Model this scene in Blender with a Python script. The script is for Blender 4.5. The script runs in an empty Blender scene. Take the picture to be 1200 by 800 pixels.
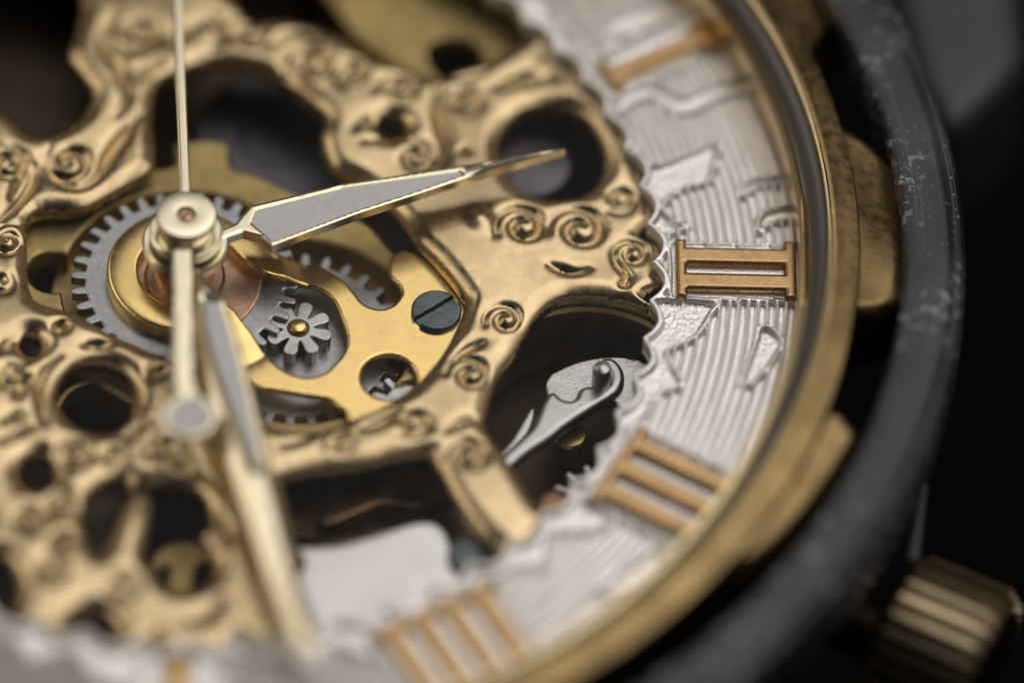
import bpy, math, random
import numpy as np
from mathutils import Matrix, Vector
random.seed(4); rng = np.random.default_rng(7)
sc = bpy.context.scene
sc.unit_settings.scale_length = 0.001          # one unit is one millimetre: the watch is built at real size
R = math.radians
# ---------------------------------------------------------------- camera
W0, H0 = 1200.0, 800.0
EL, DIST, ROLL, PXMM = R(52.0), 210.0, R(4.0), 49.35
TGT = np.array([7.92, -1.80, 0.0])
CAM = TGT + np.array([0, -math.cos(EL), math.sin(EL)]) * DIST
_f = (TGT - CAM) / DIST
_r0 = np.array([1.0, 0, 0]); _u0 = np.cross(_r0, _f)
_r = _r0 * math.cos(ROLL) + _u0 * math.sin(ROLL)
_u = -_r0 * math.sin(ROLL) + _u0 * math.cos(ROLL)
FPX = PXMM * DIST
cam = bpy.data.cameras.new('camera'); camo = bpy.data.objects.new('camera', cam)
sc.collection.objects.link(camo); sc.camera = camo
camo.matrix_world = Matrix(((_r[0], _u[0], -_f[0], CAM[0]), (_r[1], _u[1], -_f[1], CAM[1]),
                            (_r[2], _u[2], -_f[2], CAM[2]), (0, 0, 0, 1)))
cam.sensor_width = 36; cam.lens = FPX / W0 * 36
cam.clip_start = 1; cam.clip_end = 3000
def at(px, py, z=0.0):
    d = _f + _r * (px - W0 / 2) / FPX - _u * (py - H0 / 2) / FPX
    t = (z - CAM[2]) / d[2]
    p = CAM + d * t
    return (p[0], p[1])
def poly(pts, z): return [at(x, y, z) for x, y in pts]
FOCUS = np.array([*at(800, 330, 0.0), 0.0])
cam.dof.use_dof = True
cam.dof.focus_distance = float((FOCUS - CAM) @ _f)
cam.dof.aperture_fstop = cam.lens * 1e-3 / (2 * 8.8)
cam.dof.aperture_blades = 0
# ---------------------------------------------------------------- world, lamps, exposure
world = bpy.data.worlds.new('World'); sc.world = world; world.use_nodes = True
bg = world.node_tree.nodes['Background']
bg.inputs[0].default_value = (0.9, 0.95, 1.0, 1); bg.inputs[1].default_value = 0.0015
def area(name, loc, target, sx, sy, power, color):
    l = bpy.data.lights.new(name, 'AREA'); l.shape = 'RECTANGLE'; l.size = sx; l.size_y = sy
    l.energy = power; l.color = color
    o = bpy.data.objects.new(name, l); sc.collection.objects.link(o)
    o.location = loc
    o.rotation_euler = (Vector(target) - Vector(loc)).to_track_quat('-Z', 'Y').to_euler()
    return o
def rad_power(L, sx, sy): return L * math.pi * sx * sy
sb = area('overhead_softbox', (102, 81, 230), (102, 81, 0), 215, 305, rad_power(1.5, 215, 310), (1.0, 0.96, 0.91))
sb.rotation_euler = (0, 0, math.atan2(.6, .8))
area('left_softbox', (-235, 75, 150), (5, 0, 0), 270, 200, rad_power(1.45, 270, 200), (1.0, 0.90, 0.76))
area('right_fill', (240, 105, 175), (10, 0, 0), 170, 150, rad_power(.5, 170, 150), (1.0, 0.93, 0.85))
vs = sc.view_settings; vs.view_transform = 'Standard'; vs.look = 'None'; vs.exposure = 0.15; vs.gamma = 1
vs.use_curve_mapping = False
sc.cycles.use_denoising = True
sc.cycles.max_bounces = 8; sc.cycles.glossy_bounces = 5; sc.cycles.transparent_max_bounces = 8
sc.cycles.sample_clamp_indirect = 6.0
# ---------------------------------------------------------------- materials
def mat(name, col, rough=0.3, metal=1.0, spec=0.5, var=0.0, vscale=1.0, bump=0.0, bscale=8.0, stretch=None,
        rvar=0.0, col2=None, coat=0.0, speck=None):
    m = bpy.data.materials.new(name); m.use_nodes = True
    nt = m.node_tree; N = nt.nodes; L = nt.links; b = N['Principled BSDF']
    b.inputs['Base Color'].default_value = (*col, 1); b.inputs['Roughness'].default_value = rough
    b.inputs['Metallic'].default_value = metal; b.inputs['Specular IOR Level'].default_value = spec
    tc = N.new('ShaderNodeTexCoord')
    def noise(scale, detail=5, st=None):
        n = N.new('ShaderNodeTexNoise'); n.inputs['Scale'].default_value = scale; n.inputs['Detail'].default_value = detail
        if st:
            mp = N.new('ShaderNodeMapping'); mp.inputs['Scale'].default_value = st[:3]
            if len(st) > 3: mp.inputs['Rotation'].default_value = (0, 0, st[3])
            L.new(tc.outputs['Object'], mp.inputs[0]); L.new(mp.outputs[0], n.inputs['Vector'])
        else: L.new(tc.outputs['Object'], n.inputs['Vector'])
        return n
    colout = None
    if var or col2:
        n = noise(vscale)
        r = N.new('ShaderNodeValToRGB'); r.color_ramp.elements[0].position = .35; r.color_ramp.elements[1].position = .65
        c2 = col2 if col2 else tuple(c * (1 - var) for c in col)
        r.color_ramp.elements[0].color = (*c2, 1); r.color_ramp.elements[1].color = (*col, 1)
        L.new(n.outputs[0], r.inputs[0]); colout = r.outputs[0]
    if speck:
        scol, sscale, thr = speck
        n = noise(sscale, 2); r = N.new('ShaderNodeValToRGB')
        r.color_ramp.elements[0].position = thr; r.color_ramp.elements[1].position = thr + .04
        r.color_ramp.elements[0].color = (0, 0, 0, 1); r.color_ramp.elements[1].color = (1, 1, 1, 1)
        L.new(n.outputs[0], r.inputs[0])
        mx = N.new('ShaderNodeMix'); mx.data_type = 'RGBA'
        L.new(r.outputs[0], mx.inputs[0])
        if colout: L.new(colout, mx.inputs[6])
        else: mx.inputs[6].default_value = (*col, 1)
        mx.inputs[7].default_value = (*scol, 1); colout = mx.outputs[2]
    if colout: L.new(colout, b.inputs['Base Color'])
    if rvar:
        n = noise(vscale * 2.3 + 1.7); mr = N.new('ShaderNodeMapRange')
        mr.inputs[1].default_value = .3; mr.inputs[2].default_value = .7
        mr.inputs[3].default_value = max(.02, rough - rvar); mr.inputs[4].default_value = rough + rvar
        L.new(n.outputs[0], mr.inputs[0]); L.new(mr.outputs[0], b.inputs['Roughness'])
    if bump:
        n = noise(bscale, 4, stretch); bp = N.new('ShaderNodeBump')
        bp.inputs['Strength'].default_value = 1.0; bp.inputs['Distance'].default_value = bump
        L.new(n.outputs[0], bp.inputs['Height']); L.new(bp.outputs[0], b.inputs['Normal'])
    if coat: b.inputs['Coat Weight'].default_value = coat
    return m
M = {}
M['plate'] = mat('champagne_gold', (.63, .48, .28), .27, var=.16, vscale=.7, rvar=.05, bump=.001, bscale=12, speck=((.2, .14, .08), 3.1, .81))
M['brass'] = mat('polished_brass', (.84, .61, .25), .25, var=.06, vscale=1.2, rvar=.03, bump=.0015, bscale=9, stretch=(1, 6, 1, .7), speck=((.35, .2, .06), 2.6, .80))
M['brass_dull'] = mat('brushed_brass', (.62, .46, .20), .36, var=.25, vscale=1.5, rvar=.06, bump=.02, bscale=5, stretch=(1, 9, 1, .6))
M['handgold'] = mat('pale_gold', (.88, .80, .60), .26, var=.06, vscale=2)
M['casegold'] = mat('aged_case_gold', (.31, .215, .10), .32, var=.35, vscale=.9, rvar=.08, bump=.004, bscale=7, speck=((.12, .08, .04), 5.0, .77))
M['rimgold'] = mat('rim_gold', (.85, .66, .35), .22, var=.1, vscale=1)
M['numeral'] = mat('bronze_numeral', (.49, .315, .15), .29, var=.16, vscale=2.0, rvar=.05, bump=.003, bscale=12, stretch=(1, 1, 1))
M['dial'] = mat('silvered_dial', (.93, .90, .885), .32, metal=.75, spec=.5, var=.06, vscale=2.2, rvar=.06, bump=.008, bscale=16)
M['gearsteel'] = mat('dark_gear_steel', (.43, .44, .46), .24, var=.15, vscale=2, bump=.005, bscale=8, stretch=(1, 12, 1, 1.0))
M['steel'] = mat('brushed_steel', (.60, .59, .58), .26, var=.12, vscale=2, bump=.006, bscale=8, stretch=(1, 12, 1, 1.0))
M['steel_mid'] = mat('grey_steel', (.50, .50, .51), .45, var=.2, vscale=2.5, bump=.01, bscale=12)
M['lever'] = mat('polished_steel', (.52, .51, .50), .33, var=.15, vscale=1.6, bump=.003, bscale=6, speck=((.3, .28, .27), 4, .76))
M['screw'] = mat('blued_screw_steel', (.13, .158, .165), .30, var=.3, vscale=4, bump=.006, bscale=9, stretch=(1, 7, 1, .5))
M['copper'] = mat('copper', (.62, .39, .28), .3, var=.35, vscale=2.4, bump=.012, bscale=6, stretch=(1, 8, 1, -.3), speck=((.15, .08, .05), 4.2, .72))
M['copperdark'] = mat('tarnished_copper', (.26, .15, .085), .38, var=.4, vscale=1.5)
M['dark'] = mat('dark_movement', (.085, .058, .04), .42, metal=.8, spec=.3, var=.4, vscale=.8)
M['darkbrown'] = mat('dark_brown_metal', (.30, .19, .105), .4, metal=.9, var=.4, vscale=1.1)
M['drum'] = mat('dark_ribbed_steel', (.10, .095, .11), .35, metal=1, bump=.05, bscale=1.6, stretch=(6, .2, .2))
M['lume'] = mat('grey_lume', (.86, .85, .88), .5, metal=0, spec=.4, var=.08, vscale=4, bump=.006, bscale=20)
M['white'] = mat('white_enamel', (.86, .83, .82), .33, metal=.6, spec=.4, var=.1, vscale=.8, bump=.006, bscale=3, stretch=(1, 8, 1, .5))
def bezel_mat():
    m = mat('dusty_grey_bezel', (.06, .063, .07), .30, 0.0, .32); nt = m.node_tree; N = nt.nodes; L = nt.links; b = N['Principled BSDF']
    tc = N.new('ShaderNodeTexCoord')
    def nz(sc_, det, src=None):
        n = N.new('ShaderNodeTexNoise'); n.inputs['Scale'].default_value = sc_; n.inputs['Detail'].default_value = det
        L.new(src or tc.outputs['Object'], n.inputs['Vector']); return n.outputs[0]
    def ramp(src, a, b_):
        r = N.new('ShaderNodeMapRange'); r.inputs[1].default_value = a; r.inputs[2].default_value = b_; L.new(src, r.inputs[0]); return r.outputs[0]
    def mul(x, y, op='MULTIPLY'):
        q = N.new('ShaderNodeMath'); q.operation = op; L.new(x, q.inputs[0])
        if isinstance(y, float): q.inputs[1].default_value = y
        else: L.new(y, q.inputs[1])
        return q.outputs[0]
    sep = N.new('ShaderNodeSeparateXYZ'); L.new(tc.outputs['Object'], sep.inputs[0])
    vl = N.new('ShaderNodeVectorMath'); vl.operation = 'MULTIPLY'; vl.inputs[1].default_value = (1, 1, 0); L.new(tc.outputs['Object'], vl.inputs[0])
    ln = N.new('ShaderNodeVectorMath'); ln.operation = 'LENGTH'; L.new(vl.outputs[0], ln.inputs[0])
    ang = mul(sep.outputs[1], sep.outputs[0], 'ARCTAN2')
    cmb = N.new('ShaderNodeCombineXYZ'); L.new(mul(ln.outputs['Value'], 14.0), cmb.inputs[0]); L.new(mul(ang, 2.2), cmb.inputs[1])
    gloss_streak = ramp(nz(1.0, 4, cmb.outputs[0]), .52, .72)  # gloss streaks painted as lighter arcs in the base colour, besides the dust
    cloud = ramp(nz(.45, 6), .45, .75); patch = ramp(nz(.22, 3), .44, .55)
    dust = mul(ramp(nz(4.6, 5), .565, .63), patch); fine = mul(ramp(nz(11.0, 2), .66, .70), ramp(nz(.5, 2), .4, .6))
    tot = mul(mul(mul(gloss_streak, .16), mul(cloud, .10), 'ADD'), mul(mul(dust, .75), mul(fine, .6), 'ADD'), 'ADD')
    mx = N.new('ShaderNodeMix'); mx.data_type = 'RGBA'; mx.clamp_factor = True; L.new(tot, mx.inputs[0])
    mx.inputs[6].default_value = (.020, .022, .027, 1); mx.inputs[7].default_value = (.48, .51, .56, 1)
    L.new(mx.outputs[2], b.inputs['Base Color'])
    rr_ = N.new('ShaderNodeMapRange'); rr_.inputs[3].default_value = .22; rr_.inputs[4].default_value = .6; L.new(tot, rr_.inputs[0]); L.new(rr_.outputs[0], b.inputs['Roughness'])
    bp = N.new('ShaderNodeBump'); bp.inputs['Distance'].default_value = .01; L.new(tot, bp.inputs['Height']); L.new(bp.outputs[0], b.inputs['Normal'])
    return m
M['bezel'] = bezel_mat()
M['gasket'] = mat('grey_gasket', (.16, .145, .135), .3, metal=.5, spec=.5)
M['strap'] = mat('grey_lug_steel', (.08, .08, .085), .45, metal=.5, var=.2, vscale=.3)
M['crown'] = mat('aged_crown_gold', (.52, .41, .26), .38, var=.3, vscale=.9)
M['crowndark'] = mat('shaded_crown_gold', (.09, .065, .04), .45, var=.4, vscale=.9)  # darker gold puts the shade between the flutes into the colour
def glass_mat():
    m = bpy.data.materials.new('crystal_glass'); m.use_nodes = True; nt = m.node_tree; N = nt.nodes; L = nt.links
    N.remove(N['Principled BSDF']); out = N['Material Output']
    tr = N.new('ShaderNodeBsdfTransparent'); gl = N.new('ShaderNodeBsdfGlossy'); gl.inputs['Roughness'].default_value = .12
    lw = N.new('ShaderNodeFresnel'); lw.inputs['IOR'].default_value = 1.16
    mx = N.new('ShaderNodeMixShader'); L.new(lw.outputs[0], mx.inputs[0]); L.new(tr.outputs[0], mx.inputs[1]); L.new(gl.outputs[0], mx.inputs[2])
    L.new(mx.outputs[0], out.inputs[0]); return m
M['crystal'] = glass_mat()
# ---------------------------------------------------------------- object helpers
COL = sc.collection
def tag(o, label=None, cat=None, group=None, kind=None):
    if label: o['label'] = label
    if cat: o['category'] = cat
    if group: o['group'] = group
    if kind: o['kind'] = kind
    return o
def empty(name, label, cat, loc=(0, 0, 0), group=None):
    o = bpy.data.objects.new(name, None); COL.objects.link(o); o.location = loc; o.empty_display_size = .5
    return tag(o, label, cat, group)
def link(name, me, m, parent=None):
    o = bpy.data.objects.new(name, me); COL.objects.link(o)
    me.materials.append(M[m] if isinstance(m, str) else m)
    if parent:
        o.parent = parent; o.matrix_parent_inverse = Matrix.Translation(parent.location).inverted()
    return o
def mesh_np(name, V, tris, quads, sharp=35):
    me = bpy.data.meshes.new(name)
    nt_, nq = len(tris), len(quads)
    me.vertices.add(len(V)); me.vertices.foreach_set('co', np.asarray(V, np.float32).ravel())
    me.loops.add(nt_ * 3 + nq * 4)
    me.loops.foreach_set('vertex_index', np.concatenate([np.asarray(tris, np.int32).ravel(), np.asarray(quads, np.int32).ravel()]).astype(np.int32))
    me.polygons.add(nt_ + nq)
    st = np.concatenate([np.arange(nt_) * 3, nt_ * 3 + np.arange(nq) * 4]).astype(np.int32)
    me.polygons.foreach_set('loop_start', st)
    me.update(calc_edges=True); me.validate()
    me.polygons.foreach_set('use_smooth', np.ones(len(me.polygons), bool))
    if sharp: me.set_sharp_from_angle(angle=R(sharp))
    return me
def seg_dist(X, Y, P, closed):
    P = np.asarray(P, float); Q = np.roll(P, -1, 0) if closed else P[1:]; P0 = P if closed else P[:-1]
    d2 = np.full(X.shape, 1e9)
    for (x0, y0), (x1, y1) in zip(P0, Q):
        ex, ey = x1 - x0, y1 - y0; l = ex * ex + ey * ey + 1e-12
        t = np.clip(((X - x0) * ex + (Y - y0) * ey) / l, 0, 1)
        d2 = np.minimum(d2, (X - x0 - t * ex) ** 2 + (Y - y0 - t * ey) ** 2)
    return np.sqrt(d2)
def inside(X, Y, P):
    P = np.asarray(P, float); Q = np.roll(P, -1, 0); c = np.zeros(X.shape, bool)
    for (x0, y0), (x1, y1) in zip(P, Q):
        if y0 == y1: continue
        c ^= ((y0 > Y) != (y1 > Y)) & (X < (x1 - x0) * (Y - y0) / (y1 - y0) + x0)
    return c
def local(X, Y, P, margin):
    P = np.asarray(P); m = (X > P[:, 0].min() - margin) & (X < P[:, 0].max() + margin) & (Y > P[:, 1].min() - margin) & (Y < P[:, 1].max() + margin)
    return m
def psdf(X, Y, P, margin=1.0):                 # signed distance, positive inside the polygon
    out = np.full(X.shape, -margin); m = local(X, Y, P, margin)
    if m.any():
        x, y = X[m], Y[m]; d = seg_dist(x, y, P, True); s = inside(x, y, P)
        out[m] = np.where(s, d, -np.minimum(d, margin))
    return out
def ldist(X, Y, P, margin=.6):                 # distance to an open polyline
    out = np.full(X.shape, margin); m = local(X, Y, P, margin)
    if m.any(): out[m] = np.minimum(seg_dist(X[m], Y[m], P, False), margin)
    return out
def smooth(P, n=5, closed=True):
    P = np.asarray(P, float); k = len(P); out = []
    rngk = range(k) if closed else range(k - 1)
    for i in rngk:
        if closed: p0, p1, p2, p3 = P[(i - 1) % k], P[i], P[(i + 1) % k], P[(i + 2) % k]
        else: p0, p1, p2, p3 = P[max(i - 1, 0)], P[i], P[i + 1], P[min(i + 2, k - 1)]
        for j in range(n):
            t = j / n
            out.append(.5 * (2 * p1 + (p2 - p0) * t + (2 * p0 - 5 * p1 + 4 * p2 - p3) * t * t + (3 * p1 - p0 - 3 * p2 + p3) * t ** 3))
    if not closed: out.append(P[-1])
    return np.array(out)
def circle(cx, cy, r, n=48, a0=0): return [(cx + r * math.cos(a0 + 2 * math.pi * i / n), cy + r * math.sin(a0 + 2 * math.pi * i / n)) for i in range(n)]
def iso_mesh(name, X, Y, F, Ztop, zbot, sharp=35):
    ny, nx = X.shape; N = X.size; F = F.ravel().copy(); F[np.abs(F) < 1e-5] = -1e-5
    idx = np.arange(N).reshape(ny, nx)
    a, b, c, d = idx[:-1, :-1].ravel(), idx[:-1, 1:].ravel(), idx[1:, 1:].ravel(), idx[1:, :-1].ravel()
    T = np.concatenate([np.stack([a, b, c], 1), np.stack([a, c, d], 1)])
    s = F > 0; n = s[T].sum(1)
    full = T[n == 3]
    def rollto(T, m):
        k = np.argmax(m, 1); i = np.arange(len(T)); return np.stack([T[i, k], T[i, (k + 1) % 3], T[i, (k + 2) % 3]], 1)
    T1 = rollto(T[n == 1], s[T[n == 1]]); T2 = rollto(T[n == 2], ~s[T[n == 2]])
    ea = np.concatenate([T1[:, 0], T1[:, 0], T2[:, 0], T2[:, 0]]); eb = np.concatenate([T1[:, 1], T1[:, 2], T2[:, 1], T2[:, 2]])
    lo, hi = np.minimum(ea, eb), np.maximum(ea, eb); key = lo.astype(np.int64) * N + hi
    uk, inv = np.unique(key, return_inverse=True); ul, uh = uk // N, uk % N
    t = F[ul] / (F[ul] - F[uh])
    Xf, Yf, Zf = X.ravel(), Y.ravel(), Ztop.ravel()
    ex = Xf[ul] + (Xf[uh] - Xf[ul]) * t; ey = Yf[ul] + (Yf[uh] - Yf[ul]) * t; ez = Zf[ul] + (Zf[uh] - Zf[ul]) * t
    n1, n2 = len(T1), len(T2)
    p1, q1, p2, q2 = (inv[:n1] + N, inv[n1:2 * n1] + N, inv[2 * n1:2 * n1 + n2] + N, inv[2 * n1 + n2:] + N)
    tris = np.concatenate([full, np.stack([T1[:, 0], p1, q1], 1), np.stack([T2[:, 1], T2[:, 2], q2], 1), np.stack([T2[:, 1], q2, p2], 1)])
    ne = len(uk); segs = np.concatenate([np.stack([p1, q1], 1), np.stack([q2, p2], 1)])
    V = np.concatenate([np.stack([Xf, Yf, Zf], 1), np.stack([ex, ey, ez], 1), np.stack([ex, ey, np.full(ne, zbot)], 1)])
    quads = np.stack([segs[:, 1], segs[:, 0], segs[:, 0] + ne, segs[:, 1] + ne], 1)
    used = np.zeros(len(V), bool); used[tris.ravel()] = True; used[quads.ravel()] = True
    remap = np.cumsum(used) - 1
    return mesh_np(name, V[used], remap[tris], remap[quads], sharp)
def rot(P, a):
    c, s = math.cos(a), math.sin(a); return [(x * c - y * s, x * s + y * c) for x, y in P]
def rnd(d, b):                                  # height lost near an edge: a rounded shoulder of radius b
    t = np.clip(d, 0, b); return b - np.sqrt(np.maximum(b * b - (b - t) ** 2, 0)) if b > 0 else 0 * d
def plate(name, outers, holes, z, thick, m, parent=None, bevel=.06, step=.04, zfun=None, sharp=35, ang=0.0):
    if ang:                                     # grid laid along the part so that thin blades keep straight edges
        o = plate(name, [rot(p, -ang) for p in outers], [rot(p, -ang) for p in holes], z, thick, m, parent, bevel, step,
                  (lambda X, Y, F: zfun(X, Y, F)) if zfun else None, sharp)
        o.data.transform(Matrix.Rotation(ang, 4, 'Z')); return o
    allp = np.concatenate([np.asarray(o, float) for o in outers]); x0, y0 = allp.min(0) - 2.2 * step; x1, y1 = allp.max(0) + 2.2 * step
    xs = np.arange(x0, x1, step); ys = np.arange(y0, y1, step); X, Y = np.meshgrid(xs, ys)
    F = np.max([psdf(X, Y, o, 2.0) for o in outers], 0)
    for h in holes: F = np.minimum(F, -psdf(X, Y, h, 1.0))
    Z = z - rnd(F, bevel)
    if zfun: Z = Z + zfun(X, Y, F)
    return link(name, iso_mesh(name, X, Y, F, Z, z - thick, sharp), m, parent)
def lathe(name, prof, m, parent=None, n=96, c=(0, 0), a0=0, a1=2 * math.pi, sharp=30, wob=None):
    full = abs(a1 - a0 - 2 * math.pi) < 1e-6; k = n if full else n + 1
    V = []; Q = []; p = len(prof)
    for i in range(k):
        a = a0 + (a1 - a0) * i / n
        for (r, z) in prof: V.append((c[0] + r * math.cos(a), c[1] + r * math.sin(a), z))
    for i in range(n):
        j = (i + 1) % k
        for q in range(p - 1): Q.append((i * p + q, i * p + q + 1, j * p + q + 1, j * p + q))
    me = mesh_np(name, np.array(V), np.zeros((0, 3), int), np.array(Q)[:, ::-1], sharp)
    return link(name, me, m, parent)
def gear_poly(c, n, r0, r1, a0=0.0, duty=.5):
    P = []; st = 2 * math.pi / n
    for i in range(n):
        a = a0 + i * st
        for (f, r) in ((-.5, r0), (-.5 + (1 - duty) * .5, r0), (-duty * .42, r0 + (r1 - r0) * .35), (-duty * .36, r0 + (r1 - r0) * .8), (-duty * .2, r1), (duty * .2, r1),
                       (duty * .36, r0 + (r1 - r0) * .8), (duty * .42, r0 + (r1 - r0) * .35), (.5 - (1 - duty) * .5, r0)):
            P.append((c[0] + r * math.cos(a + f * st), c[1] + r * math.sin(a + f * st)))
    return P
TH2 = R(3.5)                                     # world angle of the II
def hour_angle(h): return TH2 - (h - 2) * R(30)
# ================================================================ case, bezel, crown, lug
case = empty('watch_case', 'gold watch case rim with scalloped arms round the silver dial', 'watch case', (0, 0, -3))
lathe('inner_rim', [(14.78, -.4), (14.66, -.02), (14.62, .9), (14.64, 1.12), (14.70, 1.20), (14.79, 1.16), (14.80, .9)], 'rimgold', case, 240)
lathe('gasket', [(14.795, 1.0), (14.83, 1.25), (14.92, 1.42), (15.1, 1.56), (15.245, 1.60), (15.25, 1.3)], 'gasket', case, 240)
lathe('rim_bead', [(15.24, 1.3), (15.25, 1.69), (15.28, 1.755), (15.32, 1.76), (15.36, 1.73), (15.37, 1.6)], 'rimgold', case, 240)
lathe('outer_rim', [(15.365, 1.6), (15.37, 1.70), (15.42, 1.705), (15.50, 1.67), (15.75, 1.61), (16.0, 1.53), (16.07, 1.3), (16.06, -2.6)], 'casegold', case, 240)
def armz(X, Y, F):
    r = np.hypot(X, Y); a = np.arctan2(Y, X)
    return -.30 * np.clip(r - 15.9, 0, 2) + .06 * np.sin(a * 23 + 1.0) * np.clip(r - 15.9, 0, 1)
ARM = [[(900, 20), (915, -60), (985, -60), (990, 5), (976, 30), (957, 56), (945, 70), (930, 60)],
       [(940, 80), (957, 85), (968, 115), (985, 142), (1012, 156), (1042, 176), (1085, 220), (1085, 352), (1052, 354), (1030, 361), (1003, 370), (988, 396), (975, 440), (966, 470), (945, 470), (940, 250)],
       [(948, 510), (968, 482), (985, 478), (1000, 492), (1008, 508), (986, 546), (950, 594), (902, 642), (850, 674), (815, 688), (780, 700), (760, 690), (860, 610)]]
for i, p in enumerate(ARM):
    plate('case_arm', [smooth(poly(p, 1.25), 5)], [], 1.36, 2.2, 'casegold', case, bevel=.3, step=.06, zfun=armz)
bz = lathe('bezel_ring', [(17.12, .2), (17.06, 1.30), (17.07, 1.56), (17.14, 1.64), (17.25, 1.655), (18.05, 1.63), (18.16, 1.60), (18.20, 1.55), (18.27, 1.56), (18.34, 1.60), (18.42, 1.58), (18.52, 1.45), (18.58, 1.1), (18.60, .2), (18.2, .1)], 'bezel', None, 300)
tag(bz, 'dusty dark grey smooth ring encircling the gold case', 'bezel')
lug = plate('watch_lug', [smooth(poly([(1040, -90), (1060, 60), (1085, 125), (1116, 150), (1150, 128), (1190, 88), (1207, 50), (1200, -30), (1190, -140), (1100, -150)], -1.5), 5)], [], -1.5, 4.0, 'strap', None, bevel=.7, step=.12)
tag(lug, 'blurred dark grey lug sticking out behind the bezel at top right', 'watch lug')
ca = hour_angle(3) + R(3.3); cdir = np.array([math.cos(ca), math.sin(ca), 0]); cside = np.array([-math.sin(ca), math.cos(ca), 0])
CR0, CR1, CZ, CRAD = 18.7, 21.4, -3.2, 2.15
crown = empty('winding_crown', 'aged gold fluted winding crown at the lower right edge of the watch', 'crown', tuple(cdir * CR0 + np.array([0, 0, CZ])))
def axis_lathe(name, prof, m, parent, n=64):
    V = []; Q = []; p = len(prof)
    for i in range(n):
        a = 2 * math.pi * i / n
        for (t, r) in prof: V.append(cdir * t + cside * (r * math.cos(a)) + np.array([0, 0, CZ + r * math.sin(a)]))
    for i in range(n):
        j = (i + 1) % n
        for q in range(p - 1): Q.append((i * p + q, i * p + q + 1, j * p + q + 1, j * p + q))
    return link(name, mesh_np(name, np.array(V), np.zeros((0, 3), int), np.array(Q), 35), m, parent)
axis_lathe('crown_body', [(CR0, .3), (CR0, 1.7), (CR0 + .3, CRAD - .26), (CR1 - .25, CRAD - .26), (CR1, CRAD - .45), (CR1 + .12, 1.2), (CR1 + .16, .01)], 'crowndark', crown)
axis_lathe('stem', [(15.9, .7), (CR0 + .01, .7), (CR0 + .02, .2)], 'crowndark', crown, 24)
flute_me = None
for i in range(30):
    a = 2 * math.pi * i / 30; w = R(4.1)
    V = []; 
    for t, dr in ((CR0 + .1, -.16), (CR0 + .35, .06), (CR1 - .35, .06), (CR1 - .02, -.2)):
        for da, rr in ((-w, -.28), (-w * .55, dr), (w * .55, dr), (w, -.28)):
            r = CRAD + min(rr, dr); V.append(cdir * t + cside * (r * math.cos(a + da)) + np.array([0, 0, CZ + r * math.sin(a + da)]))
    Q = [(k * 4 + j, k * 4 + j + 1, k * 4 + j + 5, k * 4 + j + 4) for k in range(3) for j in range(3)]
    link('flute', mesh_np('flute', np.array(V), np.zeros((0, 3), int), np.array(Q), 40), 'crown', crown)
guard = plate('crown_guard', [poly([(1062, 655), (1078, 565), (1088, 565), (1076, 655)], -1.0)], [], -1.0, 2.5, 'strap', None, bevel=.08, step=.05)
tag(guard, 'thin grey upright guard edge above the crown', 'crown guard')
# ================================================================ dial ring
dial = empty('dial_ring', 'silver engraved dial ring with raised bronze roman numerals', 'dial', (0, 0, -.4))
P_, NS = .229, 60
th = np.arange(0, 2 * math.pi + .0019, .0036); th = np.linspace(0, 2 * math.pi, len(th)); rr = np.arange(10.9, 14.95, .030)
TH, RRr = np.meshgrid(th, rr)          # rows r, columns theta
TH, RRr = TH[:, ::-1], RRr[:, ::-1]
X, Y = RRr * np.cos(TH), RRr * np.sin(TH)
ph = ((TH - TH2 - R(1.2)) / (2 * math.pi) * NS) % 1.0
lace = 11.44 - .30 * np.abs(2 * ph - 1) ** 1.9 + .04 * np.sin(TH * 7) + .03 * np.sin(TH * 23)
F = np.minimum(RRr - lace, 14.80 - RRr)
edge = RRr - lace
hatch_phase = RRr / P_ + .2 * np.sin(TH * 3 + .5) + .03 * np.sin(TH * 19)
tt = hatch_phase % 1.0
hat = np.clip((np.abs(tt - .5) - .27) / .13, 0, 1); hat = hat * hat * (3 - 2 * hat)
# broken hatch: short cross walls that close the grooves at uneven places
gi = np.floor(hatch_phase); wob = np.sin(gi * 12.9898) * 43758.5453; wob -= np.floor(wob)
cross = ((TH * 12.3 / 2.1 + wob * 3.7) % 1.0); cw = np.clip(1 - np.abs(cross - .5) / .045, 0, 1) * (wob > .45)
depth = .21
H = -depth * (1 - hat)
CA = [  # flat cells, traced between II and III
    [(764, 350), (837, 352), (832, 367), (821, 386), (806, 398), (782, 409), (789, 427), (799, 449), (774, 459), (756, 482), (735, 500), (725, 480), (745, 430), (752, 390)],
    [(890, 384), (895, 380), (908, 386), (917, 398), (913, 409), (897, 432), (879, 448), (871, 445), (876, 427), (886, 398)],
    [(735, 512), (760, 510), (790, 528), (800, 545), (770, 530), (745, 522)]]
CB = [  # between I and II
    [(752, 192), (772, 191), (804, 179), (839, 167), (838, 190), (830, 211), (810, 216), (790, 224), (777, 240), (783, 251), (795, 260), (807, 264), (795, 268), (772, 275), (758, 250), (752, 215)],
    [(865, 222), (882, 208), (905, 205), (940, 208), (940, 216), (905, 214), (885, 217), (872, 228)],
    [(888, 262), (892, 250), (902, 244), (921, 240), (940, 241), (940, 256), (915, 256), (900, 262), (890, 270)],
    [(722, 118), (745, 100), (772, 98), (800, 112), (830, 100), (880, 88), (890, 100), (845, 112), (815, 128), (790, 130), (765, 112), (740, 120), (728, 132)],
    [(700, 40), (730, 15), (790, -5), (850, -20), (860, -8), (800, 12), (750, 35), (715, 60)]]
cells = []
for p in CB: cells.append(smooth(poly(p, 0), 4))
for k in range(12):
    if k == 1: continue
    for p in CA: cells.append(rot(smooth(poly(p, 0), 4), R(30) * k))
flat = np.zeros(X.shape, bool); border = np.full(X.shape, 9.0)
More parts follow.
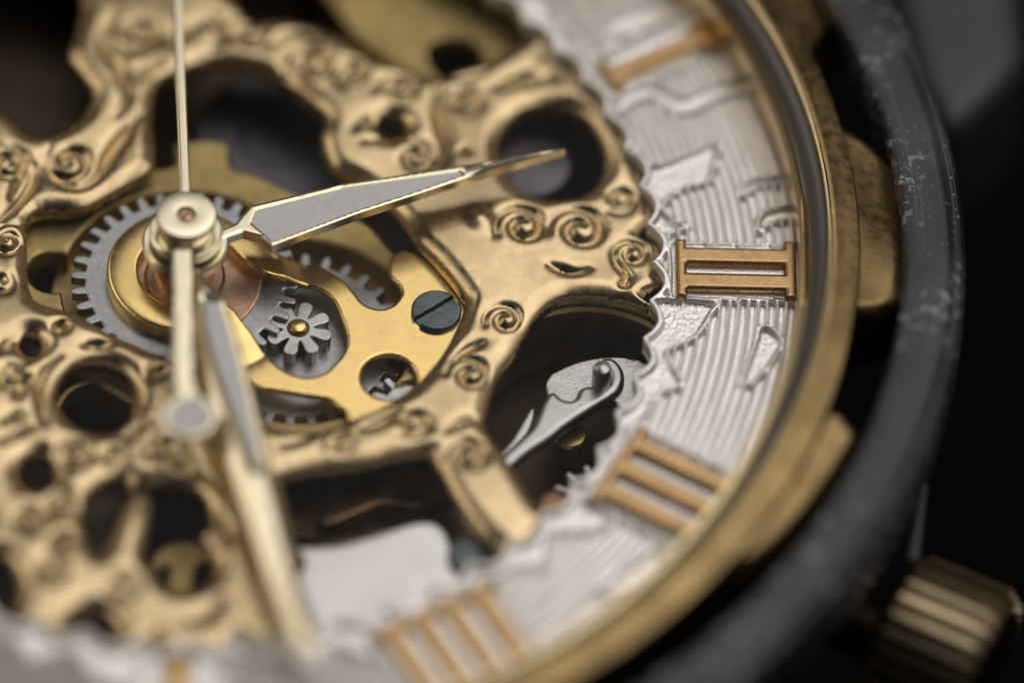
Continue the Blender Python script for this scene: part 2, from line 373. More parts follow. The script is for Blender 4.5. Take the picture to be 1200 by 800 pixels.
for p in cells:
    d = psdf(X, Y, p, .4); flat |= d > 0; border = np.minimum(border, np.abs(d))
mott = .0042 * rng.standard_normal(X.shape) + .004 * np.sin(X * 19 + 3 * np.sin(Y * 13)) * np.sin(Y * 23 + 2 * np.sin(X * 17))
H = np.where(flat, -depth * .85 + mott, H)
bd = np.clip((.085 - border) / .05, 0, 1); bd = bd * bd * (3 - 2 * bd)
H = np.maximum(H, -depth * (1 - bd))
rimr = np.clip((.16 - edge) / .05, 0, 1); H = np.maximum(H, -depth * .9 * (1 - rimr) + .02 * rimr)
# numerals: local u across, v along the radius
NUM = {1: 'I', 2: 'II', 3: 'III', 4: 'IIII', 5: 'V', 6: 'VI', 7: 'VII', 8: 'VIII', 9: 'IX', 10: 'X', 11: 'XI', 12: 'XII'}
NW = {'I': .78, 'V': 1.5, 'X': 1.5}
V0, V1, SW = 11.72, 14.62, .50
def num_bars(txt):
    tot = sum(NW[c] for c in txt); x = -tot / 2; bars = []
    for c in txt:
        w = NW[c]; m = x + w / 2
        if c == 'I': bars.append([(m, V0), (m, V1)])
        if c == 'V': bars += [[(m, V0 + .1), (m - .5, V1)], [(m, V0 + .1), (m + .5, V1)]]
        if c == 'X': bars += [[(m - .5, V0), (m + .5, V1)], [(m + .5, V0), (m - .5, V1)]]
        x += w
    hw = tot / 2 + .06
    return bars, tot
for h, txt in NUM.items():
    a = hour_angle(h); ux, uy = math.sin(a), -math.cos(a); vx, vy = math.cos(a), math.sin(a)
    bars, tot = num_bars(txt); hw = tot / 2 + .10
    us = np.arange(-hw - .1, hw + .1, .03); vv = np.arange(V0 - .1, V1 + .1, .03); U, Vv = np.meshgrid(us, vv)
    U = U[:, ::-1]
    def bar(U, Vv, p, q, w):
        return w / 2 - seg_dist(U, Vv, [p, q], False)
    Fn = np.full(U.shape, -9.0)
    for p, q in bars: Fn = np.maximum(Fn, bar(U, Vv, p, q, SW))
    def box(U, Vv, x0, x1, y0, y1): return np.minimum(np.minimum(U - x0, x1 - U), np.minimum(Vv - y0, y1 - Vv))
    Fn = np.minimum(Fn, np.minimum(Vv - V0, V1 - Vv))
    if txt[0] == 'I' and 'V' not in txt and 'X' not in txt:
        Fn = np.maximum(Fn, box(U, Vv, -hw, hw, V0, V0 + .27)); 
    else:
        Fn = np.maximum(Fn, box(U, Vv, -hw * .5 if txt in ('V', 'X') else -hw, hw * .5 if txt in ('V', 'X') else hw, V0, V0 + .2))
    Fn = np.maximum(Fn, box(U, Vv, -hw, hw, V1 - .30, V1))
    Zn = .14 - rnd(Fn, .10)
    Xn, Yn = U * ux + Vv * vx, U * uy + Vv * vy
    tag(link('numeral', iso_mesh('numeral', Xn, Yn, Fn, Zn, -.2, 40), 'numeral', dial), 'raised bronze roman numeral ' + txt)
    # a flat seat with a thin fence in the dial under each numeral
    Ud, Vd = X * ux + Y * uy, X * vx + Y * vy
    s = np.minimum(hw + .0 - np.abs(Ud), np.minimum(Vd - (V0 - .16), (V1 + .3) - Vd))
    s[Vd < 5] = -1
    H = np.where(s > .07, -.07, np.where(s > -.02, np.maximum(H, 0), H))
link('ring_plate', iso_mesh('ring_plate', X, Y, F, H, -.55, 0), 'dial', dial)
# ================================================================ skeleton plate
PZ = -.22
OPEN = {
 'topleft': [(-90, 100), (0, 126), (34, 153), (62, 153), (97, 131), (107, 103), (92, 80), (80, 62), (88, 35), (95, 0), (80, -70), (-90, -70)],
 'center': [(187, 92), (205, 82), (250, 69), (312, 81), (353, 106), (380, 131), (376, 160), (390, 190), (420, 207), (455, 232), (476, 258), (490, 278), (512, 300), (540, 335), (545, 353),
            (523, 402), (488, 444), (446, 472), (407, 487), (380, 497), (345, 501), (312, 490), (288, 474), (250, 446), (203, 417), (163, 400), (125, 384), (88, 363), (47, 351), (34, 333), (32, 294), (37, 246),
            (94, 240), (125, 226), (174, 198), (181, 175), (178, 125)],
 'top': [(270, -90), (287, 12), (337, 19), (381, 31), (434, 59), (481, 81), (515, 87), (540, 77), (572, 67), (603, 50), (634, 34), (680, 0), (660, -90)],
 'hole': [(584, 175), (590, 148), (610, 127), (637, 119), (665, 121), (688, 136), (703, 160), (709, 187), (700, 212), (680, 225), (650, 229), (620, 224), (598, 205)],
 'lever': [(790, 366), (766, 358), (719, 346), (675, 343), (650, 349), (631, 365), (616, 387), (603, 408), (584, 433), (574, 462), (569, 490), (580, 513), (603, 546), (633, 590), (680, 610), (740, 560), (790, 450)],
 'bottom': [(322, 558), (360, 547), (420, 540), (460, 531), (500, 527), (508, 537), (534, 582), (564, 620), (592, 648), (600, 700), (480, 800), (365, 800), (345, 745), (330, 700), (316, 630), (314, 580)],
 'h1': [(66, 460), (74, 437), (90, 424), (115, 420), (140, 427), (156, 445), (158, 470), (147, 490), (128, 502), (105, 500), (82, 488)],
 'h2': [(20, 547), (28, 532), (44, 526), (58, 532), (64, 548), (58, 562), (44, 569), (28, 564)],
 'h3': [(152, 570), (146, 556), (122, 560), (104, 578), (97, 605), (104, 630), (118, 646), (136, 612), (148, 584), (160, 572), (176, 577), (176, 600), (168, 640), (178, 662), (196, 682), (222, 687), (245, 676), (252, 656), (243, 634), (236, 624), (247, 612), (245, 588), (226, 566), (198, 558), (172, 562), (162, 562)],
 'h4': [(78, 728), (88, 712), (108, 707), (126, 714), (136, 732), (130, 750), (108, 758), (86, 748)],
 'h5': [(-60, 680), (-40, 655), (-10, 645), (12, 655), (22, 682), (14, 712), (-10, 724), (-45, 712)],
 'h6': [(22, 400), (27, 390), (36, 387), (46, 392), (48, 402), (42, 411), (31, 412)],
 'h7': [(441, 146), (447, 134), (460, 130), (472, 136), (475, 147), (467, 156), (453, 158)],
}
g = np.arange(-11.6, 11.65, .042); X, Y = np.meshgrid(g, g); RAD = np.hypot(X, Y); A = np.arctan2(Y, X)
bump_edge = 11.42 - .42 * np.clip(np.sin(A * 36 + 1.1), 0, 1) ** 2 * (np.sin(A * 5 + 2.2) > -.35)
F = np.minimum(bump_edge - RAD, 1.0)
for k, p in OPEN.items(): F = np.minimum(F, -psdf(X, Y, smooth(poly(p, PZ), 6), 1.0))
H = np.zeros(X.shape)
def groove(P, w, dep, taper=True):
    global H
    P = np.asarray(P, float); m = local(X, Y, P, .8); x, y = X[m], Y[m]; best = np.zeros(x.shape); n = len(P) - 1
    for i in range(n):
        (x0, y0), (x1, y1) = P[i], P[i + 1]; ex, ey = x1 - x0, y1 - y0; l = ex * ex + ey * ey + 1e-12
        t = np.clip(((x - x0) * ex + (y - y0) * ey) / l, 0, 1); d2 = (x - x0 - t * ex) ** 2 + (y - y0 - t * ey) ** 2
        q = (.35 + .65 * np.sin(math.pi * (i + t) / n)) if taper else 1.0
        best = np.maximum(best, q * np.exp(-(np.sqrt(d2 + .0006) - .0245) / (w * (.7 + .3 * q))))
    H[m] -= dep * best
def arc(c, r, a0, a1, r1=None, n=14):
    r1 = r if r1 is None else r1
    return [(c[0] + (r + (r1 - r) * k / n) * math.cos(R(a0 + (a1 - a0) * k / n)), c[1] + (r + (r1 - r) * k / n) * math.sin(R(a0 + (a1 - a0) * k / n))) for k in range(n + 1)]
def spiral(cx, cy, rpx, a0, turns=1.0, sgn=1, w=None, dep=.17, tail=None):
    # a puffy scroll: a dome between an outer crescent, an opposite crescent and an inner comma
    global H
    c = at(cx, cy, PZ); r = rpx / PXMM; P = []
    nn = 30; T = 1.42
    for k in range(nn + 1):
        t = k / nn; a = R(a0 + 45) + sgn * 2 * math.pi * T * t; q = r * (1.06 - .84 * t ** .85)
        P.append((c[0] + q * math.cos(a), c[1] + q * math.sin(a)))
    w = w or (.055 + .055 * r); dep = dep * 1.15
    H += .05 * np.exp(-((((X - c[0]) ** 2 + (Y - c[1]) ** 2) / (.95 * r) ** 2) ** 2))
    groove(P, w, dep)
    if tail: groove(smooth(poly(tail, PZ), 4, False), w * .9, dep * .8)
def line(pts, w=.1, dep=.15): groove(smooth(poly(pts, PZ), 5, False), w * .8, dep * 1.1)
def dot(cx, cy, rpx, dep):
    global H
    c = at(cx, cy, PZ); H -= dep * np.exp(-(((X - c[0]) ** 2 + (Y - c[1]) ** 2) / (rpx / PXMM) ** 2))
# right arm scrolls
spiral(612, 264, 32, 165, 1.0, -1, dep=.2); spiral(679, 267, 36, 150, 1.15, -1, dep=.2)
spiral(741, 295, 24, 200, 1.2, -1, tail=[(727, 333), (735, 322), (724, 305)]); spiral(726, 232, 20, 190, 1.1, 1)
line([(643, 309), (655, 313), (670, 317), (690, 314)], .09, .16); dot(733, 331, 5, .12); dot(562, 258, 14, -.12)
spiral(592, 372, 24, 160, 1.2, -1, dep=.16); spiral(551, 436, 26, 140, 1.25, -1, dep=.18); line([(530, 420), (548, 405), (566, 398)], .11, .15)
line([(424, 500), (446, 490), (468, 480)], .12, .18); spiral(484, 494, 20, 190, 1.2, 1, dep=.17); spiral(548, 533, 26, 150, 1.15, -1, dep=.18)
line([(525, 505), (540, 492), (560, 488)], .1, .13); dot(545, 177, 5, .25)
spiral(398, 518, 20, 160, 1.1, -1, dep=.12); line([(330, 520), (350, 512), (375, 505)], .1, .1)
# upper bridge
spiral(543, 118, 24, 120, 1.2, -1, dep=.18); line([(516, 100), (514, 130), (520, 160), (519, 195)], .12, .2)
spiral(364, 72, 34, 190, 1.25, -1, dep=.18); spiral(413, 86, 22, 200, 1.1, -1); spiral(467, 103, 26, 150, 1.2, -1); spiral(487, 182, 22, 60, 1.2, -1)
line([(418, 150), (430, 140), (446, 143)], .14, .2); line([(425, 165), (437, 160), (452, 164)], .1, .12); line([(580, 100), (605, 90), (625, 85)], .12, .2); line([(640, 92), (648, 88)], .12, .2)
spiral(648, 62, 18, 100, 1.1, 1); dot(620, 96, 7, .16); line([(520, 92), (545, 88), (575, 80)], .08, .1)
spiral(290, 36, 30, 140, 1.2, -1, dep=.16); line([(315, 50), (345, 40), (372, 46)], .1, .14); line([(250, 20), (262, 40), (250, 55)], .12, .15)
spiral(160, 40, 26, 200, 1.2, 1); line([(130, 60), (165, 52), (205, 40), (240, 22)], .14, .18); line([(140, 92), (165, 85), (190, 70)], .12, .15)
# upper left
spiral(82, 187, 30, 100, 1.0, 1, w=.13, dep=.2); line([(62, 205), (90, 214), (112, 203), (126, 180), (150, 150)], .14, .2); line([(118, 190), (140, 160), (165, 130)], .12, .12)
line([(0, 258), (20, 236), (36, 210), (40, 190)], .14, .2); spiral(8, 190, 24, 40, 1.1, -1); line([(12, 230), (22, 205), (28, 180)], .1, .14); spiral(10, 280, 24, 30, 1.0, 1)
line([(130, 20), (122, 50), (140, 80), (150, 110), (140, 135)], .13, .15)
# lower left
line([(98, 404), (112, 402), (126, 404)], .13, .22); dot(71, 382, 8, .25); line([(0, 408), (12, 398), (30, 388)], .16, .22)
line([(70, 420), (55, 430), (46, 448), (46, 470), (50, 492)], .11, .2); line([(35, 440), (24, 452), (18, 464)], .1, .2); line([(4, 492), (14, 488), (22, 484)], .11, .2)
line([(176, 440), (184, 432), (196, 430)], .13, .22); line([(170, 494), (158, 505), (146, 512)], .11, .2); line([(0, 512), (16, 508), (34, 500)], .1, .16)
spiral(14, 440, 18, 10, 1.1, 1); spiral(86, 530, 24, 120, 1.2, -1, dep=.16); spiral(74, 590, 24, 20, 1.2, 1, dep=.18); spiral(35, 605, 22, 60, 1.2, -1, dep=.18)
line([(60, 640), (72, 625), (88, 632)], .11, .2); spiral(62, 665, 22, 10, 1.2, 1, dep=.16); spiral(140, 685, 22, 60, 1.1, -1, dep=.12); line([(255, 640), (268, 625), (262, 605), (250, 590)], .12, .15)
line([(220, 540), (212, 550), (200, 545)], .12, .22); spiral(190, 525, 20, 80, 1.1, 1, dep=.15); line([(255, 700), (240, 715), (218, 722)], .16, .12); spiral(130, 535, 16, 200, 1.1, 1, dep=.14)
for cx, cy, rp in ((-40, 330, 26), (-60, 420, 28), (-55, 530, 26), (-90, 250, 26), (-130, 350, 30), (-140, 480, 30), (-120, 600, 28), (0, 330, 14), (-30, 600, 20)):
    spiral(cx, cy, rp, cx % 180, 1.2, 1 if cx % 3 else -1)
for _ in range(2): H[1:-1, 1:-1] = .5 * H[1:-1, 1:-1] + .125 * (H[:-2, 1:-1] + H[2:, 1:-1] + H[1:-1, :-2] + H[1:-1, 2:])
H *= np.clip(F / .34, 0, 1)
ed = np.clip(1 - F / .48, 0, 1)
Z = PZ + H - .19 * ed ** 2.2 - rnd(F, .05) + .04 * np.sin(X * .9 + 1) * np.sin(Y * .8)
sk = link('skeleton_plate', iso_mesh('skeleton_plate', X, Y, F, Z, PZ - .5, 60), 'plate')
tag(sk, 'pierced champagne gold skeleton plate embossed with scrolls inside the dial', 'skeleton plate')
# ================================================================ movement under the plate
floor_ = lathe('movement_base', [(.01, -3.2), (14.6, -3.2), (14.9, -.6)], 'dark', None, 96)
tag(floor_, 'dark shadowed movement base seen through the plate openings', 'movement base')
# main brass plate round the centre
mc = at(349, 398, -1.45); mz = -1.05
mp = plate('main_plate', [smooth(poly([(20, 200), (120, 200), (200, 195), (204, 176), (210, 166), (264, 166), (270, 195), (300, 205), (360, 232), (430, 262), (470, 300), (540, 300), (570, 380), (520, 470), (400, 530), (250, 520), (100, 440), (20, 400)], mz), 4)],
           [circle(0, 0, 2.95), circle(*mc, 2.78), circle(*at(62, 318, mz), .62), circle(*at(486, 482, mz), .95)], mz, .9, 'brass_dull', None, bevel=.1, step=.06)
tag(mp, 'brushed brass main plate with round gear wells below the centre', 'main plate')
wellf = plate('well_floor', [circle(0, 0, 3.2), circle(*mc, 3.0)], [], mz - .75, .3, 'brass_dull', mp, bevel=.02, step=.1)
# centre wheel with copper disc
cw_ = empty('centre_gear', 'grey steel toothed wheel with copper disc round the hand post', 'gear', (0, 0, -1.1))
plate('toothed_rim', [gear_poly((0, 0), 34, 2.38, 2.72, .03, .60)], [circle(0, 0, .6)], -.80, .26, 'gearsteel', cw_, bevel=.03, step=.025)
plate('copper_disc', [circle(0, 0, 1.84, 72)], [circle(0, 0, .66)], -.735, .05, 'copper', cw_, bevel=.03, step=.04)
lathe('collar', [(.66, -.735), (.95, -.70), (.97, -.66), (.90, -.60), (.70, -.58)], 'copper', cw_, 64)
# minute wheel with its pinion
mw = empty('minute_gear', 'grey steel wheel with eight leaf pinion under the brass bridge', 'gear', (*mc, -1.7))
plate('toothed_rim', [gear_poly(mc, 30, 2.28, 2.62, .1, .5)], [], -1.42, .28, 'steel_mid', mw, bevel=.03, step=.025)
pc = at(349.5, 385, -.95)
pet = []
for i in range(8):
    a = R(-12 + 45 * i)
    for fa, r_ in ((-22.5, .36), (-17, .43), (-15.5, .54), (-14.5, .67), (-11, .765), (-4.5, .81), (4.5, .81), (11, .765), (14.5, .67), (15.5, .54), (17, .43)):
        pet.append((pc[0] + r_ * math.cos(a + R(fa)), pc[1] + r_ * math.sin(a + R(fa))))
plate('pinion', [pet], [], -.93, .50, 'steel', mw, bevel=.015, step=.012)
lathe('pivot_shade_ring', [(.275, -.925), (.275, -.921), (.21, -.921)], 'dark', mw, 32, pc)  # flat dark ring on top paints the shade of a recess round the pivot
lathe('pivot', [(.225, -.95), (.22, -.88), (.17, -.83), (.09, -.81), (.001, -.805)], 'brass', mw, 32, pc)
# intermediate gear in the round hole
ic = at(486, 478, -1.3)
ig = plate('intermediate_gear', [gear_poly(ic, 12, .74, 1.08, .25, .5)], [circle(*ic, .3)], -1.22, .3, 'steel', None, bevel=.03, step=.02)
tag(ig, 'small steel gear showing its teeth in the round hole of the brass bridge', 'gear')
# brass bridge
BZ = -.78
br_out = smooth(poly([(262, 283), (272, 282), (289, 285), (306, 294), (330, 305), (354, 308), (375, 311), (390, 319), (405, 330), (415, 342), (424, 353), (435, 359), (448, 361), (460, 357), (468, 348), (470, 341), (466, 332), (457, 323), (455, 315), (457, 303), (465, 295), (474, 293), (487, 296), (502, 305),
                      (519, 317), (532, 332), (541, 345), (560, 365), (566, 395), (545, 440), (505, 485), (455, 515), (415, 515), (406, 484), (397, 477), (385, 467), (360, 463), (324, 457), (300, 452), (283, 434), (262, 412), (235, 395), (225, 375), (250, 360), (270, 371), (285, 386), (300, 401), (312, 414),
                      (326, 428), (342, 437), (360, 441), (380, 436), (392, 425), (402, 413), (406, 400), (405, 386), (399, 370), (392, 354), (382, 343), (367, 336), (345, 333), (318, 331), (300, 327), (285, 318), (272, 305), (264, 295)], BZ), 4)
bridge = empty('brass_bridge', 'polished brass bridge with curved arm, ring collar and dark slotted screw', 'bridge', (*at(453, 400, BZ), BZ - .3))
def ramp(X, Y, F):
    r = np.hypot(X, Y); t = np.clip((3.0 - r) / .75, 0, 1); t = t * t * (3 - 2 * t)
    s = np.exp(-((r - 2.35) / .45) ** 2) * .10
    return .42 * t - 1.6 * s
gx0 = np.arange(-1.95, 8.0, .035); gy0 = np.arange(-6.2, 2.6, .035); X, Y = np.meshgrid(gx0, gy0)
Fa = psdf(X, Y, br_out, 1.0)
rr_ = np.hypot(X, Y); ring = np.minimum(1.87 - rr_, rr_ - 1.12)
sect = psdf(X, Y, poly([(240, 320), (262, 291), (272, 305), (300, 327), (420, 340), (420, 420), (312, 414), (285, 386), (262, 366)], BZ), .8)
ring = np.minimum(ring, -sect)
F = np.maximum(Fa, ring)
F = np.minimum(F, rr_ - 1.10)
F = np.minimum(F, -psdf(X, Y, circle(*at(455, 441, BZ), .66), 1.0))
Z = BZ - rnd(F, .07) + ramp(X, Y, F)
link('bridge_plate', iso_mesh('bridge_plate', X, Y, F, Z, BZ - .14, 40), 'brass', bridge)
sp = at(511.5, 362, BZ + .16); sa = math.atan2(at(535, 350, 0)[1] - at(487, 378, 0)[1], at(535, 350, 0)[0] - at(487, 378, 0)[0])
def screw(name, c, r, z, thick, slot_a, parent, m='screw', step=.02, sw=.115):
    g = np.arange(-r - .05, r + .06, step); U, V = np.meshgrid(g, g); F = r - np.hypot(U, V)
    s = np.abs(-U * math.sin(slot_a) + V * math.cos(slot_a)); Z = z - rnd(F, .05) - .13 * np.clip((sw - s) / .02, 0, 1)
    me = iso_mesh(name, U + c[0], V + c[1], F, Z, z - thick, 30)
    return link(name, me, m, parent)
tag(screw('screw', sp, .60, BZ + .15, .3, sa, bridge), 'dark blue grey slotted screw on the brass')
# ================================================================ hands
post = empty('hand_post', 'stacked brass tubes carrying the three hands', 'hand post', (0, 0, -.7))
lathe('outer_tube', [(.72, -.6), (.72, .40), (.66, .42), (.66, .60)], 'brass', post, 64)
lathe('inner_tube', [(.60, .4), (.60, 1.30), (.50, 1.34), (.2, 1.34)], 'brass', post, 64)
HZ = .72
hh = empty('hour_hand', 'gold framed hour hand with grey inlay pointing between I and II', 'watch hand', (0, 0, HZ - .2))
ho = smooth(poly([(236, 284), (258, 270), (275, 263)], HZ), 4, False).tolist() + poly([(294, 241), (400, 216), (550, 193), (667, 173.5), (545, 209), (491, 227), (420, 250), (318, 288), (305, 277)], HZ) + smooth(poly([(285, 272), (262, 280), (240, 292)], HZ), 4, False).tolist()
hi_ = poly([(301, 246.5), (400, 221.5), (538, 202), (543, 205), (490, 223.5), (420, 246), (319, 283.5), (308, 273), (295, 262)], HZ)
tipc = at(545, 203, HZ)
def hourz(X, Y, F):
    t = np.clip((np.hypot(X, Y) - np.hypot(*tipc)) / .5, 0, 1); return np.minimum(F * .75, .2) * t + np.minimum(F, .05) * .5
plate('frame', [ho], [hi_], HZ, .26, 'handgold', hh, bevel=.0, step=.025, zfun=hourz, sharp=25, ang=math.atan2(*at(667, 173, HZ)[::-1]))
plate('lume_inlay', [hi_], [], HZ + .005, .1, 'lume', hh, bevel=.02, step=.03)
lathe('collar', [(.72, HZ - .30), (1.02, HZ - .28), (1.04, HZ - .05), (.98, HZ), (.72, HZ)], 'handgold', hh, 64)
MZ = 1.12
mh = empty('minute_hand', 'gold framed minute hand with grey inlay pointing down past the IIII', 'watch hand', (0, 0, MZ - .2))
mo = poly([(216, 312), (238, 318), (246, 332), (265, 352), (277, 385), (292, 440), (307, 500), (323, 560), (340, 630), (355, 690), (374, 752), (364, 766), (353, 760), (339, 735), (322, 690), (302, 640), (281, 580), (263, 525), (246, 475), (234, 430), (227, 385), (225, 352), (221, 335)], MZ)
mi_ = poly([(240, 354), (257, 355), (268, 387), (283, 442), (296, 496), (305, 545), (300, 548), (288, 518), (272, 475), (254, 425), (243, 387)], MZ)
plate('frame', [mo], [mi_], MZ, .22, 'handgold', mh, bevel=.0, step=.035, zfun=lambda X, Y, F: np.minimum(F * .5, .14), sharp=25, ang=math.atan2(*at(368, 762, MZ)[::-1]))
plate('lume_inlay', [mi_], [], MZ + .03, .1, 'lume', mh, bevel=.02, step=.04)
lathe('collar', [(.60, MZ - .26), (.86, MZ - .24), (.88, MZ - .03), (.82, MZ + .01), (.6, MZ + .01)], 'handgold', mh, 64)
SZ = 1.62
sh = empty('seconds_hand', 'thin gold seconds hand with round grey dot on its tail', 'watch hand', (0, 0, 1.3))
tipd = np.array(at(203, -120, SZ)); tipd = tipd / np.linalg.norm(tipd) * 13.6
n_ = np.array([-tipd[1], tipd[0]]) / 13.6
up = [tuple(n_ * .135), tuple(tipd * .55 + n_ * .115), tuple(tipd + n_ * .05), tuple(tipd - n_ * .05), tuple(tipd * .55 - n_ * .115), tuple(-n_ * .135)]
dn = poly([(202, 290), (203, 440), (207, 462), (232, 462), (226, 440), (225, 290)], SZ)
dc = at(221.5, 486, SZ)
plate('blade', [up, dn, circle(*dc, .66)], [circle(*dc, .47)], SZ, .12, 'handgold', sh, bevel=.05, step=.035, ang=math.atan2(tipd[1], tipd[0]))
plate('lume_dot', [circle(*dc, .475)], [], SZ - .01, .08, 'lume', sh, bevel=.03, step=.03)
lathe('hub', [(.62, 1.18), (.66, 1.5), (.73, 1.56), (.74, 1.66), (.69, 1.71), (.5, 1.725), (.24, 1.715), (.19, 1.66), (.15, 1.60)], 'handgold', sh, 64)
lathe('pivot', [(.155, 1.5), (.15, 1.62), (.10, 1.65), (.001, 1.655)], 'copper', sh, 32)
# ================================================================ details in the openings
# lever well on the right
wc = at(690, 470, -1.0)
well = lathe('barrel_well', [(2.85, -.95), (2.80, -.90), (2.70, -.88), (2.64, -.93), (2.60, -1.2), (2.58, -2.8)], 'darkbrown', None, 96, wc, R(20), R(200))
lathe('well_rim', [(2.92, -.93), (2.90, -.80), (2.80, -.74), (2.66, -.76), (2.625, -.90)], 'brass', well, 96, wc, R(20), R(200))
tag(well, 'curved brass well wall behind the steel lever', 'barrel well')
LZ = -1.2
lev = empty('steel_lever', 'polished steel hook lever with round pin in the right opening', 'lever', (*at(660, 480, LZ), LZ - .2))
lp = smooth(poly([(575, 548), (591, 529), (620, 502), (628, 488), (636, 468), (643, 459), (650, 457), (658, 464), (667, 467), (674, 464), (679, 454), (690, 450), (701, 453), (711, 449), (713, 438), (708, 428), (703, 421), (712, 417), (722, 420), (730, 430), (732, 444), (727, 456), (715, 465), (690, 480), (665, 496), (645, 512), (620, 528), (600, 545), (588, 558)], LZ), 4)
plate('hook_arm', [lp], [], LZ, .30, 'lever', lev, bevel=.16, step=.025)
lathe('pin', [(.22, LZ - .4), (.22, LZ + .52), (.19, LZ + .60), (.11, LZ + .64), (.001, LZ + .65)], 'lever', lev, 32, at(704, 448, LZ))
cov = plate('steel_cover', [smooth(poly([(640, 445), (660, 430), (690, 420), (730, 418), (765, 430), (775, 470), (745, 500), (720, 470), (700, 462), (670, 480), (645, 470)], -1.42), 4)], [], -1.42, .2, 'steel', None, bevel=.05, step=.05)
tag(cov, 'brushed steel cover plate beneath the hook lever', 'cover plate')
cov2 = plate('steel_spring', [smooth(poly([(580, 540), (600, 515), (622, 478), (626, 484), (618, 506), (596, 528)], -1.4), 4)], [], -1.4, .2, 'steel', None, bevel=.05, step=.03)
tag(cov2, 'slim steel spring edge left of the hook lever', 'spring')
stud = lathe('brass_stud', [(.42, -2.6), (.42, -2.02), (.36, -1.95), (.001, -1.93)], 'brass', None, 40, at(668, 508, -1.95))
tag(stud, 'small round brass stud below the hook lever', 'stud')
rg = plate('ratchet_gear', [gear_poly(at(702, 588, -1.9), 14, .80, 1.15, .1, .5)], [circle(*at(702, 588, -1.9), .3)], -1.9, .35, 'steel_mid', None, bevel=.04, step=.03)
tag(rg, 'blurred steel ratchet gear teeth at the dial edge near III', 'gear')
cj = plate('copper_block', [smooth(poly([(628, 585), (648, 572), (668, 584), (660, 612), (636, 615)], -.95), 4)], [], -.95, .5, 'copperdark', None, bevel=.15, step=.04)
tag(cj, 'blurred coppery block at the end of the brass arm beside III', 'block')
# bottom opening
wp = plate('white_plate', [smooth(poly([(310, 642), (345, 641), (400, 637), (450, 623), (485, 612), (508, 612), (522, 624), (528, 645), (534, 670), (560, 720), (560, 800), (320, 800)], -1.0), 4)], [circle(*at(338, 658, -1.0), .36)], -1.0, .4, 'white', None, bevel=.08, step=.05)
tag(wp, 'smooth white plate in the bottom opening beside the minute hand', 'plate')
wsr = lathe('brass_stud', [(.24, -1.4), (.24, -.96), (.18, -.90), (.001, -.88)], 'brass', None, 32, at(337, 657, -.9))
tag(wsr, 'round brass stud in the hole of the white plate beside the minute hand', 'stud')
bs = lathe('steel_stud', [(.50, -2.0), (.50, -.9), (.44, -.82), (.001, -.80)], 'screw', None, 40, at(549, 648, -.8))
tag(bs, 'blurred dark blue grey stud right of the white plate', 'stud')
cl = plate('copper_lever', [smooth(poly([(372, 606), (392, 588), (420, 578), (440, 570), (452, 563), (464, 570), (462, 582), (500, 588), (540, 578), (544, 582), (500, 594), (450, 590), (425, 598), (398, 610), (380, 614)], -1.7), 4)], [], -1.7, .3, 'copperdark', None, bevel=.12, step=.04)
tag(cl, 'dim copper lever in the dark bottom opening', 'lever')
# top opening
tb = plate('barrel_bridge', [smooth(poly([(385, -60), (400, 20), (440, 60), (500, 95), (560, 100), (640, 70), (690, 10), (690, -80)], -1.2), 4)], [smooth(poly([(502, 60), (515, 46), (540, 44), (562, 55), (565, 75), (545, 90), (515, 88)], -1.2), 4)], -1.2, .6, 'brass_dull', None, bevel=.15, step=.06)
tag(tb, 'blurred brass barrel bridge with dark slot in the top opening', 'bridge')
rs = lathe('steel_arbor', [(1.05, -2.2), (1.05, -1.3), (.94, -1.12), (.5, -1.02), (.001, -1.0)], 'drum', None, 48, at(622, 190, -1.0))
tag(rs, 'rounded grey steel arbor inside the round hole under the hour hand tip', 'arbor')
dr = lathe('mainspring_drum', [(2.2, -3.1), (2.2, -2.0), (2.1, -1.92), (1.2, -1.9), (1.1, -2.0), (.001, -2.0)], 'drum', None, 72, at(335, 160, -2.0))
tag(dr, 'dark ribbed steel drum in the shadow of the upper middle opening', 'drum')
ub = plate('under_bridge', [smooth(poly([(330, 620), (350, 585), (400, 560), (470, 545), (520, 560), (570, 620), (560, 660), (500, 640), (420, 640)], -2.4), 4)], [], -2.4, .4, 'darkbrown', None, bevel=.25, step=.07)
tag(ub, 'dark brown lower bridge in the shadow behind the white plate', 'bridge')
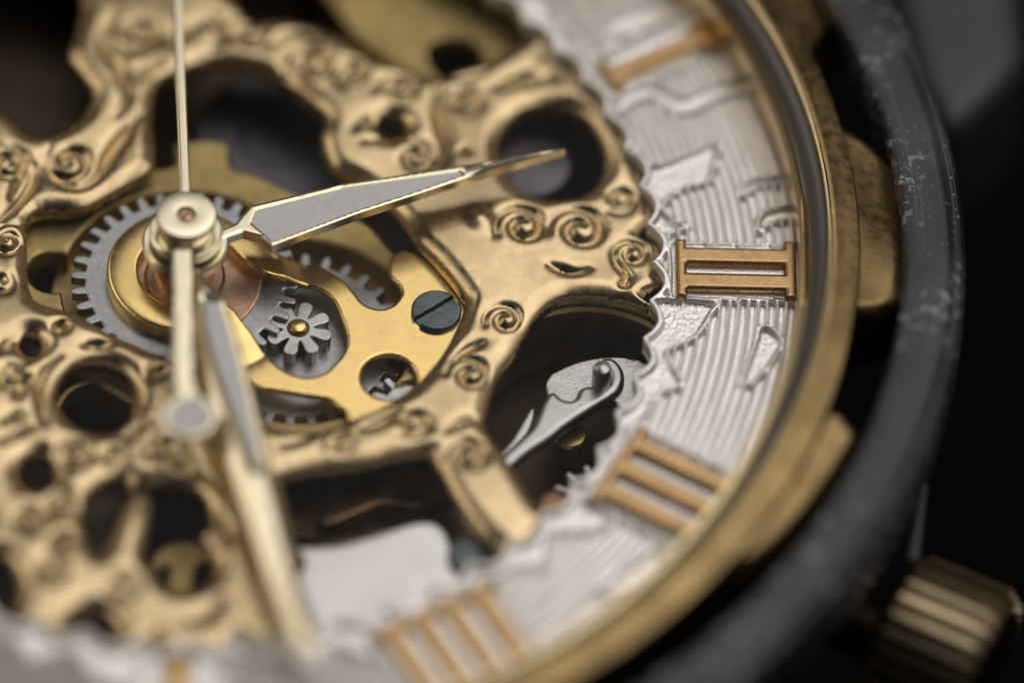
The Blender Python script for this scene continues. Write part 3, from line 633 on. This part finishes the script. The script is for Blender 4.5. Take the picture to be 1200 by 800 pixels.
# left holes
jr = lathe('jewel_ring', [(1.0, -1.6), (.98, -1.25), (.92, -1.2), (.86, -1.22), (.82, -1.7)], 'brass_dull', None, 64, at(112, 482, -1.2))
tag(jr, 'thin brass ring edge inside the large round hole at lower left', 'ring')
tj = empty('slotted_disc', 'dim olive disc with a dark notch in the double hole at lower left', 'disc', (*at(212, 665, -1.4), -1.6))
plate('disc_plate', [circle(*at(214, 664, -1.4), .72)], [poly([(185, 662), (200, 660), (196, 700), (180, 700)], -1.4), poly([(228, 660), (250, 655), (250, 700), (222, 700)], -1.4)], -1.4, .2, 'brass_dull', tj, bevel=.04, step=.03)
cpd = plate('copper_disc', [circle(*at(106, 735, -.9), .72)], [], -.9, .3, 'darkbrown', None, bevel=.1, step=.05)
tag(cpd, 'brown metal disc in the hole just above the dial edge at lower left', 'disc')
# ================================================================ crystal
cp = []
for i in range(15):
    r = 15.22 * i / 14; cp.append((max(r, .001), 2.35 - .55 * (r / 15.22) ** 2 - (.12 if i == 14 else 0)))
cr = lathe('crystal', cp[::-1] , 'crystal', None, 128)
tag(cr, 'clear thin domed watch crystal over the hands and dial', 'crystal')

fV, fT = [], []
for i in range(26):
    px, py = random.uniform(20, 930), random.uniform(10, 640); p = at(px, py, 2.1); r0 = math.hypot(*p)
    if r0 > 14.2: continue
    zc = 2.355 - .55 * (r0 / 15.22) ** 2; q = random.uniform(.010, .024); e = random.uniform(.6, 2.2); a = random.uniform(0, 3.1); b0 = len(fV)
    for dx, dy, dz in ((e, 0, 0), (0, 1, 0), (-e, 0, 0), (0, -1, 0), (0, 0, .7), (0, 0, -.3)):
        fV.append((p[0] + q * (dx * math.cos(a) - dy * math.sin(a)), p[1] + q * (dx * math.sin(a) + dy * math.cos(a)), zc + q * dz))
    for k in range(4): fT += [(b0 + k, b0 + (k + 1) % 4, b0 + 4), (b0 + (k + 1) % 4, b0 + k, b0 + 5)]
M['dust'] = mat('grey_dust', (.32, .30, .28), .9, metal=0, spec=.1)
tag(link('dust', mesh_np('dust', np.array(fV), np.array(fT), np.zeros((0, 4), int), 0), 'dust', cr), kind='stuff')
